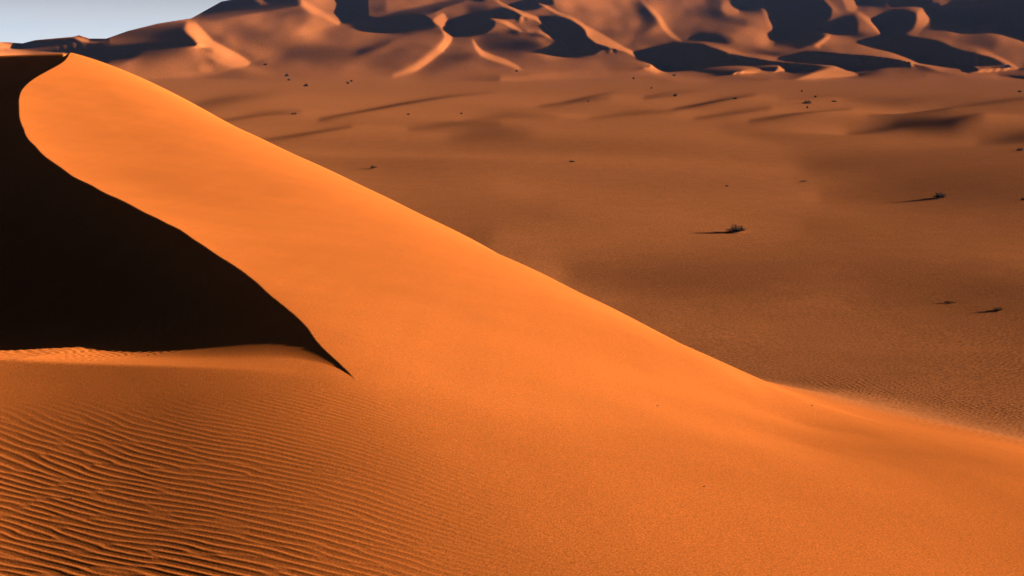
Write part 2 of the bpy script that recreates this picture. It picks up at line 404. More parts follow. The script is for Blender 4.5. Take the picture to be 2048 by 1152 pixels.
# ------------------------------------------------------------------ the near dune
crest = np.array([spot(705, 748, z=-5.0), spot(600, 640, z=-5.05), spot(500, 560, z=-5.1), spot(400, 490, z=-5.1),
                  spot(300, 432, z=-5.05), spot(200, 382, z=-5.0), spot(130, 343, z=-4.9), spot(80, 302, d=59), spot(45, 255, d=67),
                  spot(37, 200, d=76), spot(50, 172, d=82), spot(92, 143, d=88), spot(128, 122, d=93), spot(140, 104, d=98)])
shoulder = np.array([spot(1450, 725, d=30), spot(1330, 672, d=35), spot(1200, 602, d=42), spot(1060, 535, d=50),
                     spot(900, 456, d=59), spot(760, 388, d=67), spot(640, 331, d=74), spot(500, 266, d=81), spot(386, 210, d=88),
                     spot(250, 148, d=94)])
ctrl = list(crest) + list(shoulder)
for k, s in enumerate(shoulder[:-1]):
    t = shoulder[min(k + 1, len(shoulder) - 1)] - shoulder[max(k - 1, 0)]
    n = np.array([t[1], -t[0]]); n = n / np.hypot(*n)
    if n[0] < 0: n = -n
    nz = t[2] / np.hypot(t[0], t[1])
    v = s[:2] / np.hypot(*s[:2])
    # slope across the ridge that makes the sight line graze the shoulder
    tt = t[:2] / np.hypot(t[0], t[1])
    vs = s[2] / np.hypot(s[0], s[1])
    m = (vs - (v @ tt) * nz) / (v @ n)
    fade = min(1.0, (k + 0.5) / 2.0)
    m = m * fade + (-0.20) * (1 - fade)
    ctrl.append(np.array([*(s[:2] + n * 2.0), s[2] + m * 2.0 * 1.06]))
    if k < 3: continue
    ctrl.append(np.array([*(s[:2] + n * 8.0), s[2] + min(m * 1.25, -0.3 if k > 2 else -0.1) * 8.0]))
    if k < 4: continue
    ctrl.append(np.array([*(s[:2] + n * 18.0), s[2] + min(m * 1.2, -0.36) * 18.0]))
for k in range(3, len(crest) - 1):           # the windward slope carries on to the brink
    t = crest[k + 1] - crest[k - 1]
    n = np.array([t[1], -t[0]]) / np.hypot(t[0], t[1])
    ctrl.append(np.array([*(crest[k, :2] - n * 6.0), crest[k, 2] + 0.19 * 6.0]))
for a in [(0,1152,-5.30),(300,1152,-5.13),(700,1152,-5.0),(1100,1152,-5.08),(1500,1152,-5.38),(2048,1152,-6.1),
          (0,900,-5.27),(400,900,-5.07),(750,900,-5.02),(1100,900,-5.30),(1500,900,-6.05),
          (0,735,-5.20),(250,742,-5.10),(450,752,-5.03),(600,765,-5.02),(900,760,-5.45),(1200,760,-6.3)]:
    ctrl.append(spot(a[0], a[1], z=a[2]))
# the lower right, where the dune runs out onto the flat
for px, rows in ((1540, ((24, -7.1), (30, -8.35), (38, -10.2), (46, -12.2), (53, -14.0))), (1640, ((22, -7.1), (26, -7.95), (31, -9.05), (38, -10.75), (46, -12.7), (54, -14.7))),
                 (1800, ((22, -7.05), (26, -7.85), (32, -9.4), (40, -11.7), (48, -13.65), (54, -15.1))), (2048, ((20, -6.75), (24, -7.55), (30, -9.1), (38, -11.5), (46, -13.55), (52, -15.2))),
                 (2350, ((20, -6.9), (26, -8.3), (34, -10.9), (44, -13.7)))):
    ph_ = math.atan((px - 1024) / FPX * cp)
    for R_, z_ in rows:
        ctrl.append(np.array([R_ * math.sin(ph_), R_ * math.cos(ph_), z_]))
ctrl += [np.array(p, float) for p in [(-14,6,-5.0),(-8,4,-4.8),(0,2,-4.6),(7,3,-6.0),(14,6,-7.6),(-25,14,-5.2),(-30,0,-5.2),(-20,-14,-5),(0,-20,-5),(22,-10,-9),
        (30,60,-17.5),(48,45,-17),(60,25,-16.5),(22,76,-18.5),(40,100,-24),(-33,112,-4.5),(-30,128,-10.0),(-20,120,-12.0),(-44,120,-6.0),(-26,25,-5.0)]]
ctrl = np.array(ctrl)

def tps_fit(P, lam):
    n = len(P)
    d = np.hypot(P[:, None, 0] - P[None, :, 0], P[:, None, 1] - P[None, :, 1])
    K = np.where(d > 0, d * d * np.log(np.maximum(d, 1e-9)), 0) + lam * np.eye(n)
    Q = np.c_[np.ones(n), P[:, :2]]
    A = np.block([[K, Q], [Q.T, np.zeros((3, 3))]])
    return np.linalg.solve(A, np.r_[P[:, 2], np.zeros(3)])

TW = tps_fit(ctrl, 4.0)

def tps(x, y):
    o = TW[-3] + TW[-2] * x + TW[-1] * y
    for k in range(len(ctrl)):
        r2 = (x - ctrl[k, 0]) ** 2 + (y - ctrl[k, 1]) ** 2
        o = o + TW[k] * 0.5 * r2 * np.log(r2 + 1e-9)
    return o

# crest as x(y), refined
def cubic(xk, yk):
    n = len(xk); h = np.diff(xk)
    A = np.zeros((n, n)); b = np.zeros(n); A[0, 0] = A[-1, -1] = 1
    for i in range(1, n - 1):
        A[i, i - 1], A[i, i], A[i, i + 1] = h[i - 1], 2 * (h[i - 1] + h[i]), h[i]
        b[i] = 3 * ((yk[i + 1] - yk[i]) / h[i] - (yk[i] - yk[i - 1]) / h[i - 1])
    c = np.linalg.solve(A, b)
    def f(x):
        i = np.clip(np.searchsorted(xk, x) - 1, 0, n - 2)
        t = np.clip(x, xk[0] - 20, xk[-1] + 40) - xk[i]
        out = x < xk[0]; over = x > xk[-1]
        bb = (yk[i + 1] - yk[i]) / h[i] - h[i] * (2 * c[i] + c[i + 1]) / 3
        dd = (c[i + 1] - c[i]) / (3 * h[i])
        return yk[i] + t * (bb + t * (c[i] + t * dd))
    return f
ycs = crest[:, 1]
crest_x = cubic(ycs, crest[:, 0])
yt = np.linspace(ycs[0] - 3, ycs[-1] + 30, 700)
xt = crest_x(np.clip(yt, ycs[0], ycs[-1]))
e0 = (xt[40] - xt[25]) / (yt[40] - yt[25])
i_in = (yt >= ycs[0]) & (yt <= ycs[-1])
s0 = (crest_x(np.array([ycs[0] + .5]))[0] - crest[0, 0]) / .5
s1 = -0.05
xt = np.where(yt < ycs[0], crest[0, 0] + s0 * (yt - ycs[0]), np.where(yt > ycs[-1], crest[-1, 0] + s1 * (yt - ycs[-1]), xt))
xt = xt + 0.05 * np.convolve(rng.standard_normal(700 + 24), np.hanning(25) / 3.1, 'valid') * sstep(19, 24, yt) * sstep(75, 55, yt)
zt = tps(xt, yt)
gt = np.gradient(xt, yt)

TILE_A = ripple_tile(1536, 8, 0.17, 0.085, 3)
TILE_B = ripple_tile(1024, 8, 0.22, 0.16, 5)
N1 = smooth_noise(512, 10, 10, 11)
N2 = smooth_noise(512, 6, 40, 12)

def plain_z(x, y):
    R = np.hypot(x, y)
    px, py = project(x, y, np.full_like(x, -EYE))
    _, hp = far_H(px, py)
    return -EYE + hp * R / FPX * sstep(20, 60, R)

def near_z(x, y):
    R = np.hypot(x, y)
    L = tps(x, y) - 30.0 * sstep(112, 140, R)
    pl = plain_z(x, y)
    body = smax(L, pl, 0.7)
    # lee side
    xc = np.interp(y, yt, xt); g = np.interp(y, yt, gt)
    cs = 1 / np.sqrt(1 + g * g)
    d = (xc - x) * cs
    yf = y - d * g * cs * 0.7
    zc = np.interp(yf, yt, zt)
    left = (d > 0) & (y > ycs[0] - 2.2)
    yy = np.maximum(0, y - 18.8 - 0.27 * np.clip(-3.4 - x, 0, 5))
    yy = yy * yy / (yy + 0.5)
    dc_ = np.maximum(0, xc - x); dc_ = 3.0 * np.tanh(dc_ * dc_ / (dc_ + 1.0) / 3.0)
    D = (0.02 + 0.125 * dc_) * yy / (1 + np.minimum(yy, 12) / 14) + 0.05 * np.maximum(0, yy - 8) + 0.17 * sstep(0, 3.6, yy) * sstep(5.0, 1.5, xc - x)
    floor = np.maximum(np.clip(L, -5.3, -4.9) - D, -11.0 - 0.05 * yy)
    # rear wall of the hollow, closing it on the far left
    yw = 104.0 + 0.12 * (-34 - x)
    wall_top = -0.28 + 0.08 * np.sin(x * 0.31) - 0.012 * np.maximum(0, -34 - x)
    wall = wall_top - 0.33 * (yw - y) - 0.05 * (y - yw) - 0.38 * np.sqrt((yw - y) ** 2 + 1.2 ** 2) + 0.3
    wall = wall - 14.0 * sstep(-0.357, -0.32, x / np.maximum(y, 1.0))
    floor = smax(floor, wall, 0.6)
    sl = 0.10 + 0.54 * sstep(18.5, 33.0, yf)          # the lee slope eases off towards the end of the crest
    lee = smax(zc - sl * d, floor, np.minimum(0.6, 0.9 * np.maximum(zc - floor, 0.0)))
    ys_ = ycs[0] - 0.7 + 0.27 * np.clip(-3.4 - x, 0, 5)
    wgt = sstep(ys_ + 0.35, ys_ + 1.15, y)
    z = np.where(left, np.where(y > 60, lee, np.minimum(body, lee)) * wgt + body * (1 - wgt), body)
    # added unseen dune left of the frame, keeps low sky light off the lee face
    s_ = np.maximum(0, -x - 0.47 * np.maximum(y, 0) - 7.0)
    rise = 16.0 * (1 - np.exp(-(s_ / 34.0) ** 1.6)) * sstep(10, 30, y) * sstep(150, 110, y)
    z = z + rise
    z = z + (np.maximum(pl, z * (rise > 1) - 99 * (rise <= 1)) - z) * sstep(118, 150, R)
    # ---- wind ripples on the shelf
    a = math.radians(-33)
    ca, sa = math.cos(a), math.sin(a)
    wx = x; wy = y + 0.13 * bilerp(N1, x * 4, y * 4 + 77, True)
    U = (wx * ca + wy * sa); V = (-wx * sa + wy * ca)
    lam = 0.122
    sp_ = 1.0 + 0.02 * np.clip(x + 2, -6, 4)
    r1 = ripple_height(TILE_A, U * 8 / lam, (V - 9) * sp_ * 8 / lam)
    m = sstep(18.3, 14.6, y + 0.10 * (x + 3)) * (0.35 + 0.65 * sstep(1.0, -4.0, x))
    m = m * (1 - 0.94 * sstep(-3.2, 1.6, x + 0.12 * (y - 12)))
    m = np.maximum(m, 0.75 * np.exp(-((x + 2.5) / 1.6) ** 2 - ((y - 16.9) / 1.1) ** 2))
    m = np.maximum(m, 0.06 * (1 - sstep(3, 8, x)) * sstep(24, 14, y))
    m = m * (0.85 + 0.25 * bilerp(N1, x * 3 + 31, y * 3, True).clip(-1.5, 1.5)).clip(0.1, 1.4)
    z = z + 0.0040 * m * r1 * np.where(left, 1 - wgt, 1.0)
    # ---- ripples on the floor of the hollow
    a = math.radians(52); ca, sa = math.cos(a), math.sin(a)
    U2 = x * ca + y * sa; V2 = -x * sa + y * ca
    r2 = ripple_height(TILE_A, U2 * 8 / 0.2 + 300, V2 * 8 / 0.2 + 100)
    z = z + 0.009 * r2 * left * sstep(-5.0, -8.0, x) * sstep(19.5, 21.5, y) * sstep(31, 26, y)
    # ---- ripples on the plain
    a = math.radians(112); ca, sa = math.cos(a), math.sin(a)
    U3 = x * ca + y * sa; V3 = -x * sa + y * ca
    r3 = ripple_height(TILE_B, U3 * 8 / 0.25, V3 * 8 / 0.25)
    low = sstep(-12.6, -14.8, z)
    mp = sstep(-11.8, -14.6, z) * sstep(78, 52, R) * (0.7 + 0.3 * bilerp(N1, x * 2, y * 2 + 40, True).clip(-1.5, 1.5))
    z = z + 0.0075 * r3 * mp * (x > -2)
    # ---- faint wind streaks along the dune
    a = math.radians(117); ca, sa = math.cos(a), math.sin(a)
    U4 = x * ca + y * sa; V4 = -x * sa + y * ca
    st = bilerp(N2, V4 * 9, U4 * 3.0, True) * 0.0015 + bilerp(N2, V4 * 2.2, U4 * 0.7, True) * 0.004
    z = z + st * np.where(left, 1 - wgt, 1.0) * sstep(-11, -8, z) * sstep(9, 16, R)
    # ---- the rise the viewer stands on
    z = z + 3.0 * np.exp(-(x * x + y * y) / 12.0)
    return z, low

# ------------------------------------------------------------------ one ground grid: bearing x distance
col_px = np.concatenate([np.arange(-2600, -400, 60.0), np.arange(-400, -190, 12.0), np.arange(-190, 2239, 2.15), np.arange(2240, 2450, 12.0), np.arange(2450, 4700, 60.0)])
tanphi = (col_px - 1024.0) / (FPX / cp * 1.0) * 0.985
phi = np.arctan(tanphi)
NC = len(phi)
# near rows
def rows_between(r0, r1, h, px):
    n = int(h * 1236 * (1 / r0 - 1 / r1) / px)
    return 1 / np.linspace(1 / r0, 1 / r1, n, endpoint=False)
R_near = np.concatenate([np.linspace(0.6, 9.6, 24, endpoint=False), rows_between(9.6, 20, 5.0, 0.85), rows_between(20, 50, 5.0, 1.05), rows_between(50, 160, EYE, 1.05)])
PH, RR = np.meshgrid(phi, R_near)
Xn, Yn = RR * np.sin(PH), RR * np.cos(PH)
Zn = np.empty_like(Xn); Mn = np.empty_like(Xn)
for i in range(0, Xn.shape[0], 60):
    Zn[i:i + 60], Mn[i:i + 60] = near_z(Xn[i:i + 60], Yn[i:i + 60])
# far rows: V = depression in px units
V_top = np.interp(col_px, sky_px, sky_py) - 100.0
V0 = EYE * FPX / 160.0
q1 = np.linspace(0, 1, 150, endpoint=False)              # plain up to V=60
q2 = np.linspace(0, 1, 250)                              # massif
Vp = V0 + (64.0 - V0) * q1
Vm = 64.0 + (V_top[None, :] - 64.0) * q2[:, None]
# finer inside the picture: rows are spread evenly down to the top of the frame, then coarsely
inside = np.maximum(V_top, -104.0)
fr = (1 - 0.15 * np.clip((-104 - V_top) / 20, 0, 1))[None, :]
kq = np.minimum(q2[:, None] / fr, 1.0); ko = np.clip((q2[:, None] - fr) / np.maximum(1 - fr, 1e-6), 0, 1)
Vm = 64.0 + (inside[None, :] - 64.0) * kq + (V_top - inside)[None, :] * ko
V = np.concatenate([np.repeat(Vp[:, None], NC, 1), Vm], 0)
PHf = np.repeat(phi[None, :], V.shape[0], 0)
Rb = np.interp(-V, -Vt, rt)
zb = -V * Rb / FPX
px_, py_ = project(Rb * np.sin(PHf), Rb * np.cos(PHf), zb)
hf, hp = far_H(px_, py_)
edge = sstep(0, 14, V - V_top[None, :]) * 1.0
wfar = sstep(96, 66, V)
# plain: raised in place;  massif: the slope moves towards the viewer
z_up = zb + hp * Rb / FPX * (1 - wfar)
R_in = np.interp(-(V + hf * wfar ), -Vt, rt)
Rf = Rb * (1 - wfar) + R_in * wfar
zf = np.where(wfar > 0, (-V * Rf / FPX) * wfar + z_up * (1 - wfar), z_up)
Xf, Yf, Zf = Rf * np.sin(PHf), Rf * np.cos(PHf), zf
Mf = 1 - 0.15 * sstep(60, 45, V)
# back of the massif
bx, by, bz = [], [], []
for dr, dz in ((25, 3), (80, 18), (200, 60), (420, 160), (700, 400)):
    r = Rf[-1] + dr
    bx.append(r * np.sin(phi)); by.append(r * np.cos(phi)); bz.append(np.maximum(Zf[-1] - dz, -EYE - 6))
GX = np.concatenate([Xn, Xf, np.array(bx)], 0)
GY = np.concatenate([Yn, Yf, np.array(by)], 0)
GZ = np.concatenate([Zn, Zf, np.array(bz)], 0) + EYE
GM = np.concatenate([Mn, Mf, np.ones((5, NC))], 0)
NR = GX.shape[0]
n_near = Xn.shape[0]; n_plain = n_near + 150

# smooth normals of the whole surface, shared across the seams
P = np.stack([GX, GY, GZ], -1)
tr = np.gradient(P, axis=0); tc = np.gradient(P, axis=1)
NRM = np.cross(tc, tr); NRM /= np.linalg.norm(NRM, axis=-1, keepdims=True) + 1e-12

# ------------------------------------------------------------------ materials
def sand_material(name, grain_scale, bump):
    m = bpy.data.materials.new(name); m.use_nodes = True
    nt = m.node_tree; nd, lk = nt.nodes, nt.links
    for n in list(nd): nd.remove(n)
    out = nd.new("ShaderNodeOutputMaterial"); dif = nd.new("ShaderNodeBsdfDiffuse")
    dif.inputs["Roughness"].default_value = 0.6
    lk.new(dif.outputs[0], out.inputs[0])
    geo = nd.new("ShaderNodeNewGeometry")
    att = nd.new("ShaderNodeAttribute"); att.attribute_name = "sand_kind"
    mix = nd.new("ShaderNodeMix"); mix.data_type = 'RGBA'
    mix.inputs[6].default_value = (0.70, 0.185, 0.038, 1)      # wind-sorted orange dune sand
    mix.inputs[7].default_value = (0.56, 0.185, 0.062, 1)      # browner, coarser sand of the flats
    lk.new(att.outputs["Fac"], mix.inputs[0])
    n1 = nd.new("ShaderNodeTexNoise"); n1.inputs["Scale"].default_value = 0.35; n1.inputs["Detail"].default_value = 5
    lk.new(geo.outputs["Position"], n1.inputs["Vector"])
    n2 = nd.new("ShaderNodeTexNoise"); n2.inputs["Scale"].default_value = grain_scale; n2.inputs["Detail"].default_value = 3
    lk.new(geo.outputs["Position"], n2.inputs["Vector"])
    def ramp(src, lo, hi):
        r = nd.new("ShaderNodeMapRange"); r.inputs["From Min"].default_value = 0.3; r.inputs["From Max"].default_value = 0.7
        r.inputs["To Min"].default_value = lo; r.inputs["To Max"].default_value = hi
        lk.new(src, r.inputs["Value"]); return r.outputs[0]
    mp_ = nd.new("ShaderNodeMapping"); mp_.inputs["Rotation"].default_value = (0, 0, math.radians(-27)); mp_.inputs["Scale"].default_value = (1.6, 0.09, 0.4)
    lk.new(geo.outputs["Position"], mp_.inputs["Vector"])
    n3 = nd.new("ShaderNodeTexNoise"); n3.inputs["Scale"].default_value = 1.0; n3.inputs["Detail"].default_value = 6; n3.inputs["Roughness"].default_value = 0.65
    lk.new(mp_.outputs[0], n3.inputs["Vector"])
    mul0 = nd.new("ShaderNodeMath"); mul0.operation = 'MULTIPLY'
    mul = nd.new("ShaderNodeMath"); mul.operation = 'MULTIPLY'
    lk.new(ramp(n1.outputs["Fac"], 0.95, 1.05), mul0.inputs[0]); lk.new(ramp(n3.outputs["Fac"], 0.97, 1.03), mul0.inputs[1]); lk.new(mul0.outputs[0], mul.inputs[0]); lk.new(ramp(n2.outputs["Fac"], 0.68, 1.32), mul.inputs[1])
    sc = nd.new("ShaderNodeVectorMath"); sc.operation = 'SCALE'
    lk.new(mix.outputs[2], sc.inputs[0]); lk.new(mul.outputs[0], sc.inputs["Scale"])
    lk.new(sc.outputs[0], dif.inputs["Color"])
    bm = nd.new("ShaderNodeBump"); bm.inputs["Strength"].default_value = bump; bm.inputs["Distance"].default_value = 0.01
    lk.new(n2.outputs["Fac"], bm.inputs["Height"]); lk.new(bm.outputs[0], dif.inputs["Normal"])
    return m

M_dune = sand_material("dune_sand", 45.0, 0.25)
M_plain = sand_material("plain_sand", 7.0, 0.10)
M_far = sand_material("far_sand", 1.2, 0.0)

# ------------------------------------------------------------------ ground objects
def grid_object(name, sel, mat, label):
    """sel: boolean per grid cell"""
    used = np.zeros((NR, NC), bool)
    used[:-1, :-1] |= sel; used[1:, :-1] |= sel; used[:-1, 1:] |= sel; used[1:, 1:] |= sel
    idx = np.full((NR, NC), -1, np.int64); idx[used] = np.arange(used.sum())
    i, j = np.nonzero(sel)
    quads = np.stack([idx[i, j], idx[i, j + 1], idx[i + 1, j + 1], idx[i + 1, j]], 1).astype(np.int32)
    co = P[used].astype(np.float32)
    me = bpy.data.meshes.new(name)
    me.vertices.add(len(co)); me.vertices.foreach_set("co", co.ravel())
    me.loops.add(quads.size); me.loops.foreach_set("vertex_index", quads.ravel())
    me.polygons.add(len(quads)); me.polygons.foreach_set("loop_start", np.arange(0, quads.size, 4, dtype=np.int32))
    me.polygons.foreach_set("use_smooth", np.ones(len(quads), bool))
    a = me.attributes.new("sand_kind", 'FLOAT', 'POINT'); a.data.foreach_set("value", GM[used].astype(np.float32))
    me.update(calc_edges=True)
    me.normals_split_custom_set_from_vertices(NRM[used].astype(np.float32))
    me.materials.append(mat)
    o = bpy.data.objects.new(name, me); scene.collection.objects.link(o)
    o["kind"] = "structure"; o["label"] = label
    return o

cell_r = np.arange(NR - 1)[:, None] * np.ones((1, NC - 1), int)
isdune = (GM[:-1, :-1] < 0.5) & (cell_r < n_near)
grid_object("dune", isdune, M_dune, "large orange foreground dune with sharp crest and rippled shelf")
grid_object("desert_plain", (~isdune) & (cell_r < n_plain), M_plain, "wide brown sand plain with low swells")
grid_object("far_dunes", cell_r >= n_plain, M_far, "massif of dunes with dark lee sides beyond the plain")

# a sheet under everything out to the horizon
me = bpy.data.meshes.new("desert_floor")
ring = [(9000 * math.cos(t), 9000 * math.sin(t), -8.0) for t in np.linspace(0, 2 * math.pi, 96, endpoint=False)]
me.from_pydata(ring, [], [list(range(96))]); me.update()
a = me.attributes.new("sand_kind", 'FLOAT', 'POINT'); a.data.foreach_set("value", np.ones(96, np.float32))
me.materials.append(M_far)
o = bpy.data.objects.new("desert_floor", me); scene.collection.objects.link(o); o["kind"] = "structure"; o["label"] = "sand floor reaching to the horizon"

print("cells", (NR - 1) * (NC - 1), "rows", NR, "cols", NC)

# ------------------------------------------------------------------ shrubs, pebbles and the tent
def plain_material(name, col, rough=0.9, var=0.25, scale=8.0):
    m = bpy.data.materials.new(name); m.use_nodes = True
    nd, lk = m.node_tree.nodes, m.node_tree.links
    b = nd["Principled BSDF"]; b.inputs["Roughness"].default_value = rough
    tc = nd.new("ShaderNodeTexCoord"); n = nd.new("ShaderNodeTexNoise"); n.inputs["Scale"].default_value = scale; n.inputs["Detail"].default_value = 4
    lk.new(tc.outputs["Object"], n.inputs["Vector"])
    r = nd.new("ShaderNodeValToRGB")
    r.color_ramp.elements[0].position = 0.3; r.color_ramp.elements[1].position = 0.7
    r.color_ramp.elements[0].color = tuple(c * (1 - var) for c in col) + (1,)
    r.color_ramp.elements[1].color = tuple(min(1, c * (1 + var)) for c in col) + (1,)
    lk.new(n.outputs["Fac"], r.inputs["Fac"]); lk.new(r.outputs[0], b.inputs["Base Color"])
    return m
M_branch = plain_material("dry_branch", (0.050, 0.030, 0.018), 0.95, 0.35)
M_twig = plain_material("dry_twig", (0.060, 0.042, 0.022), 0.95, 0.35)
M_stone = plain_material("pebble_stone", (0.10, 0.06, 0.04), 0.9, 0.3, 30)
M_canvas = plain_material("tent_canvas", (0.78, 0.74, 0.70), 0.85, 0.06, 2)
M_dark = plain_material("tent_dark_inside", (0.05, 0.045, 0.05), 0.9, 0.2, 2)  # near-black: the shade inside the open tent is put into the colour
M_pole = plain_material("tent_pole", (0.12, 0.10, 0.08), 0.7, 0.2, 4)

FX, FY = project(P[..., 0], P[..., 1], P[..., 2] - EYE)
row_ok = np.zeros(NR, bool); row_ok[:NR - 5] = True
far_ok = (np.hypot(P[..., 0], P[..., 1]) > 45) & row_ok[:, None]
def ground_at(px, py, near=False):
    ok = (np.hypot(P[..., 0], P[..., 1]) < 45) if near else far_ok
    d = (FX - px) ** 2 + (FY - py) ** 2
    d = np.where(ok, d, 1e12)
    i = np.unravel_index(np.argmin(d), d.shape)
    return P[i]

def link_mesh(name, verts, faces, mat, parent=None, smooth=False):
    me = bpy.data.meshes.new(name); me.from_pydata([tuple(v) for v in verts], [], faces); me.update()
    if smooth: me.polygons.foreach_set("use_smooth", [True] * len(me.polygons))
    me.materials.append(mat)
    o = bpy.data.objects.new(name, me); scene.collection.objects.link(o)
    if parent: o.parent = parent
    return o

def tube(V_, F_, pts, r0, r1, n=4):
    base = len(V_)
    k = len(pts)
    for i, p in enumerate(pts):
        a = pts[max(i - 1, 0)]; b = pts[min(i + 1, k - 1)]
        t = np.array(b) - np.array(a); t = t / (np.linalg.norm(t) + 1e-9)
        u = np.cross(t, [0.3, 0.2, 0.93]); u /= np.linalg.norm(u) + 1e-9; w = np.cross(t, u)
        r = r0 + (r1 - r0) * i / (k - 1)
        for j in range(n):
            an = 2 * math.pi * j / n
            V_.append(np.array(p) + r * (math.cos(an) * u + math.sin(an) * w))
    for i in range(k - 1):
        for j in range(n):
            F_.append((base + i * n + j, base + i * n + (j + 1) % n, base + (i + 1) * n + (j + 1) % n, base + (i + 1) * n + j))
    F_.append(tuple(base + (k - 1) * n + j for j in range(n)))

def shrub_parts(seed, w, h, n_stem, n_twig, lean_x, fat):
    """dry desert shrub: stems fanning from a low base, short twigs on them; size w x h metres"""
    r = np.random.default_rng(seed)
    Vb, Fb, Vw, Fw = [], [], [], []
    thick = fat * h
    for i in range(n_stem):
        an = r.uniform(0, 2 * math.pi); sp_ = r.uniform(0.15, 1.0) ** 0.7
        ex = math.cos(an) * 0.5 * w * sp_ + lean_x * w * r.uniform(0, .25); ey = math.sin(an) * 0.38 * w * sp_
        ez = h * r.uniform(0.35, 1.0) * (1.12 - 0.75 * sp_ ** 2)
        bx_, by_ = ex * r.uniform(0.15, .45), ey * r.uniform(0.15, .45)
        c1 = np.array([bx_ + (ex - bx_) * .35 + r.normal(0, .04) * w, by_ + (ey - by_) * .35, ez * r.uniform(.5, .75)])
        c2 = np.array([bx_ + (ex - bx_) * .72 + r.normal(0, .04) * w, by_ + (ey - by_) * .72 + r.normal(0, .03) * w, ez * r.uniform(.8, 1.05)])
        pts = [np.array([bx_, by_, -0.08 * h]), c1, c2, np.array([ex, ey, ez])]
        tube(Vb, Fb, pts, thick * r.uniform(.8, 1.6), thick * .4)
        for q in range(n_twig):
            t = r.uniform(.35, 1.0)
            s0 = c1 + (c2 - c1) * (t * 2 - .7) if t < .8 else c2 + (pts[3] - c2) * (t - .8) * 5
            dv = np.array([r.normal(), r.normal() * .7, abs(r.normal()) * .6]) * 0.13 * h * r.uniform(.6, 1.5)
            tube(Vw, Fw, [s0, s0 + dv * .55 + [0, 0, .03 * h], s0 + dv], thick * .5, thick * .18, 3)
    return Vb, Fb, Vw, Fw

def mound_mesh(w, h, d):
    V_, F_ = [], []
    n, k = 20, 6
    for i in range(k + 1):
        t = i / k
        for j in range(n):
            an = 2 * math.pi * j / n
            rr = t * (1 + 0.1 * math.sin(3 * an + 1))
            V_.append((w * rr * math.cos(an), d * rr * math.sin(an), h * (0.5 + 0.5 * math.cos(math.pi * t)) - 0.12 * h))
    for i in range(k):
        for j in range(n):
            F_.append((i * n + j, i * n + (j + 1) % n, (i + 1) * n + (j + 1) % n, (i + 1) * n + j))
    return V_, F_

shrubs = [
    (1470, 464, 46, 17, "largest dry shrub on the plain, with spiky branches and a long shadow"),
    (1880, 397, 37, 13, "wide low dry shrub on a small mound, behind and right of the largest shrub"),
    (1995, 622, 24, 8, "small dry shrub nearest the right edge on the rippled plain"),
    (1900, 605, 30, 4, "flat line of dry twigs on rippled sand, left of the nearest right-hand shrub"),
    (1612, 207, 22, 8, "largest dark shrub of the far plain, below the dark-sided far dunes"),
    (1615, 216, 6, 4, "tiny tuft just in front of the largest far shrub"),
    (1631, 195, 7, 4, "small tuft just behind the largest far shrub"),
    (1668, 204, 12, 3.5, "flat dark tuft just right of the largest far shrub"),
    (1604, 183, 5, 3.5, "tiny tuft behind the largest far shrub, nearer the dunes"),
    (1350, 192, 11, 6, "pointed dark shrub with a thin shadow between two dark streaks of the far plain"),
    (1347, 152, 9, 4.5, "dark tuft at the far edge of the plain by the spur's tip"),
    (1268, 158, 6, 4, "tiny dark tuft on the far edge of the plain, left of the spur tip"),
    (1302, 177, 5, 3.5, "tiny tuft in front of the orange dune spur"),
    (1471, 198, 11, 4.5, "small tuft right of the pointed shrub, under a dark sand streak"),
    (745, 338, 18, 7, "dark shrub on the plain close beyond the big dune's sunlit edge"),
    (1143, 324, 15, 4, "low flat shrub alone in the middle of the plain"),
    (1607, 363, 22, 3.5, "very flat tuft on the plain left of the wide low shrub"),
    (1455, 373, 9, 3, "tiny flat tuft on the plain above the largest shrub"),
    (574, 153, 9, 6, "dark shrub of the left group, highest of the two standing one above the other"),
    (577, 161, 7, 4.5, "dark shrub of the left group, lower of the two standing one above the other"),
    (612, 173, 11, 6, "largest dark shrub of the left group at the dune foot"),
    (697, 168, 8, 5, "dark shrub right of the left group, front one of a close pair"),
    (703, 163, 6, 4, "dark shrub right of the left group, back one of a close pair"),
    (588, 229, 15, 4.5, "low dark tuft on the plain between the left group and the big dune"),
    (530, 130, 9, 4, "faint tuft at the foot of the left orange dune spur"),
    (818, 230, 9, 3.5, "small flat tuft left of centre on the plain, left one of two"),
    (921, 228, 6, 3.5, "small flat tuft left of centre on the plain, right one of two"),
    (1033, 143, 8, 3.5, "dark tuft at the foot of the thin curved bright dune ridge"),
    (2041, 301, 16, 7, "dark shrub at the right picture edge, above the wide low shrub"),
    (2046, 402, 8, 6, "dark shrub cut by the right picture edge, level with the wide low shrub"),
    (2040, 184, 9, 4, "small tuft at the right picture edge on the far plain"),
    (1177, 203, 6, 3, "tiny tuft on the far plain beside the central dark sand streak"),
]
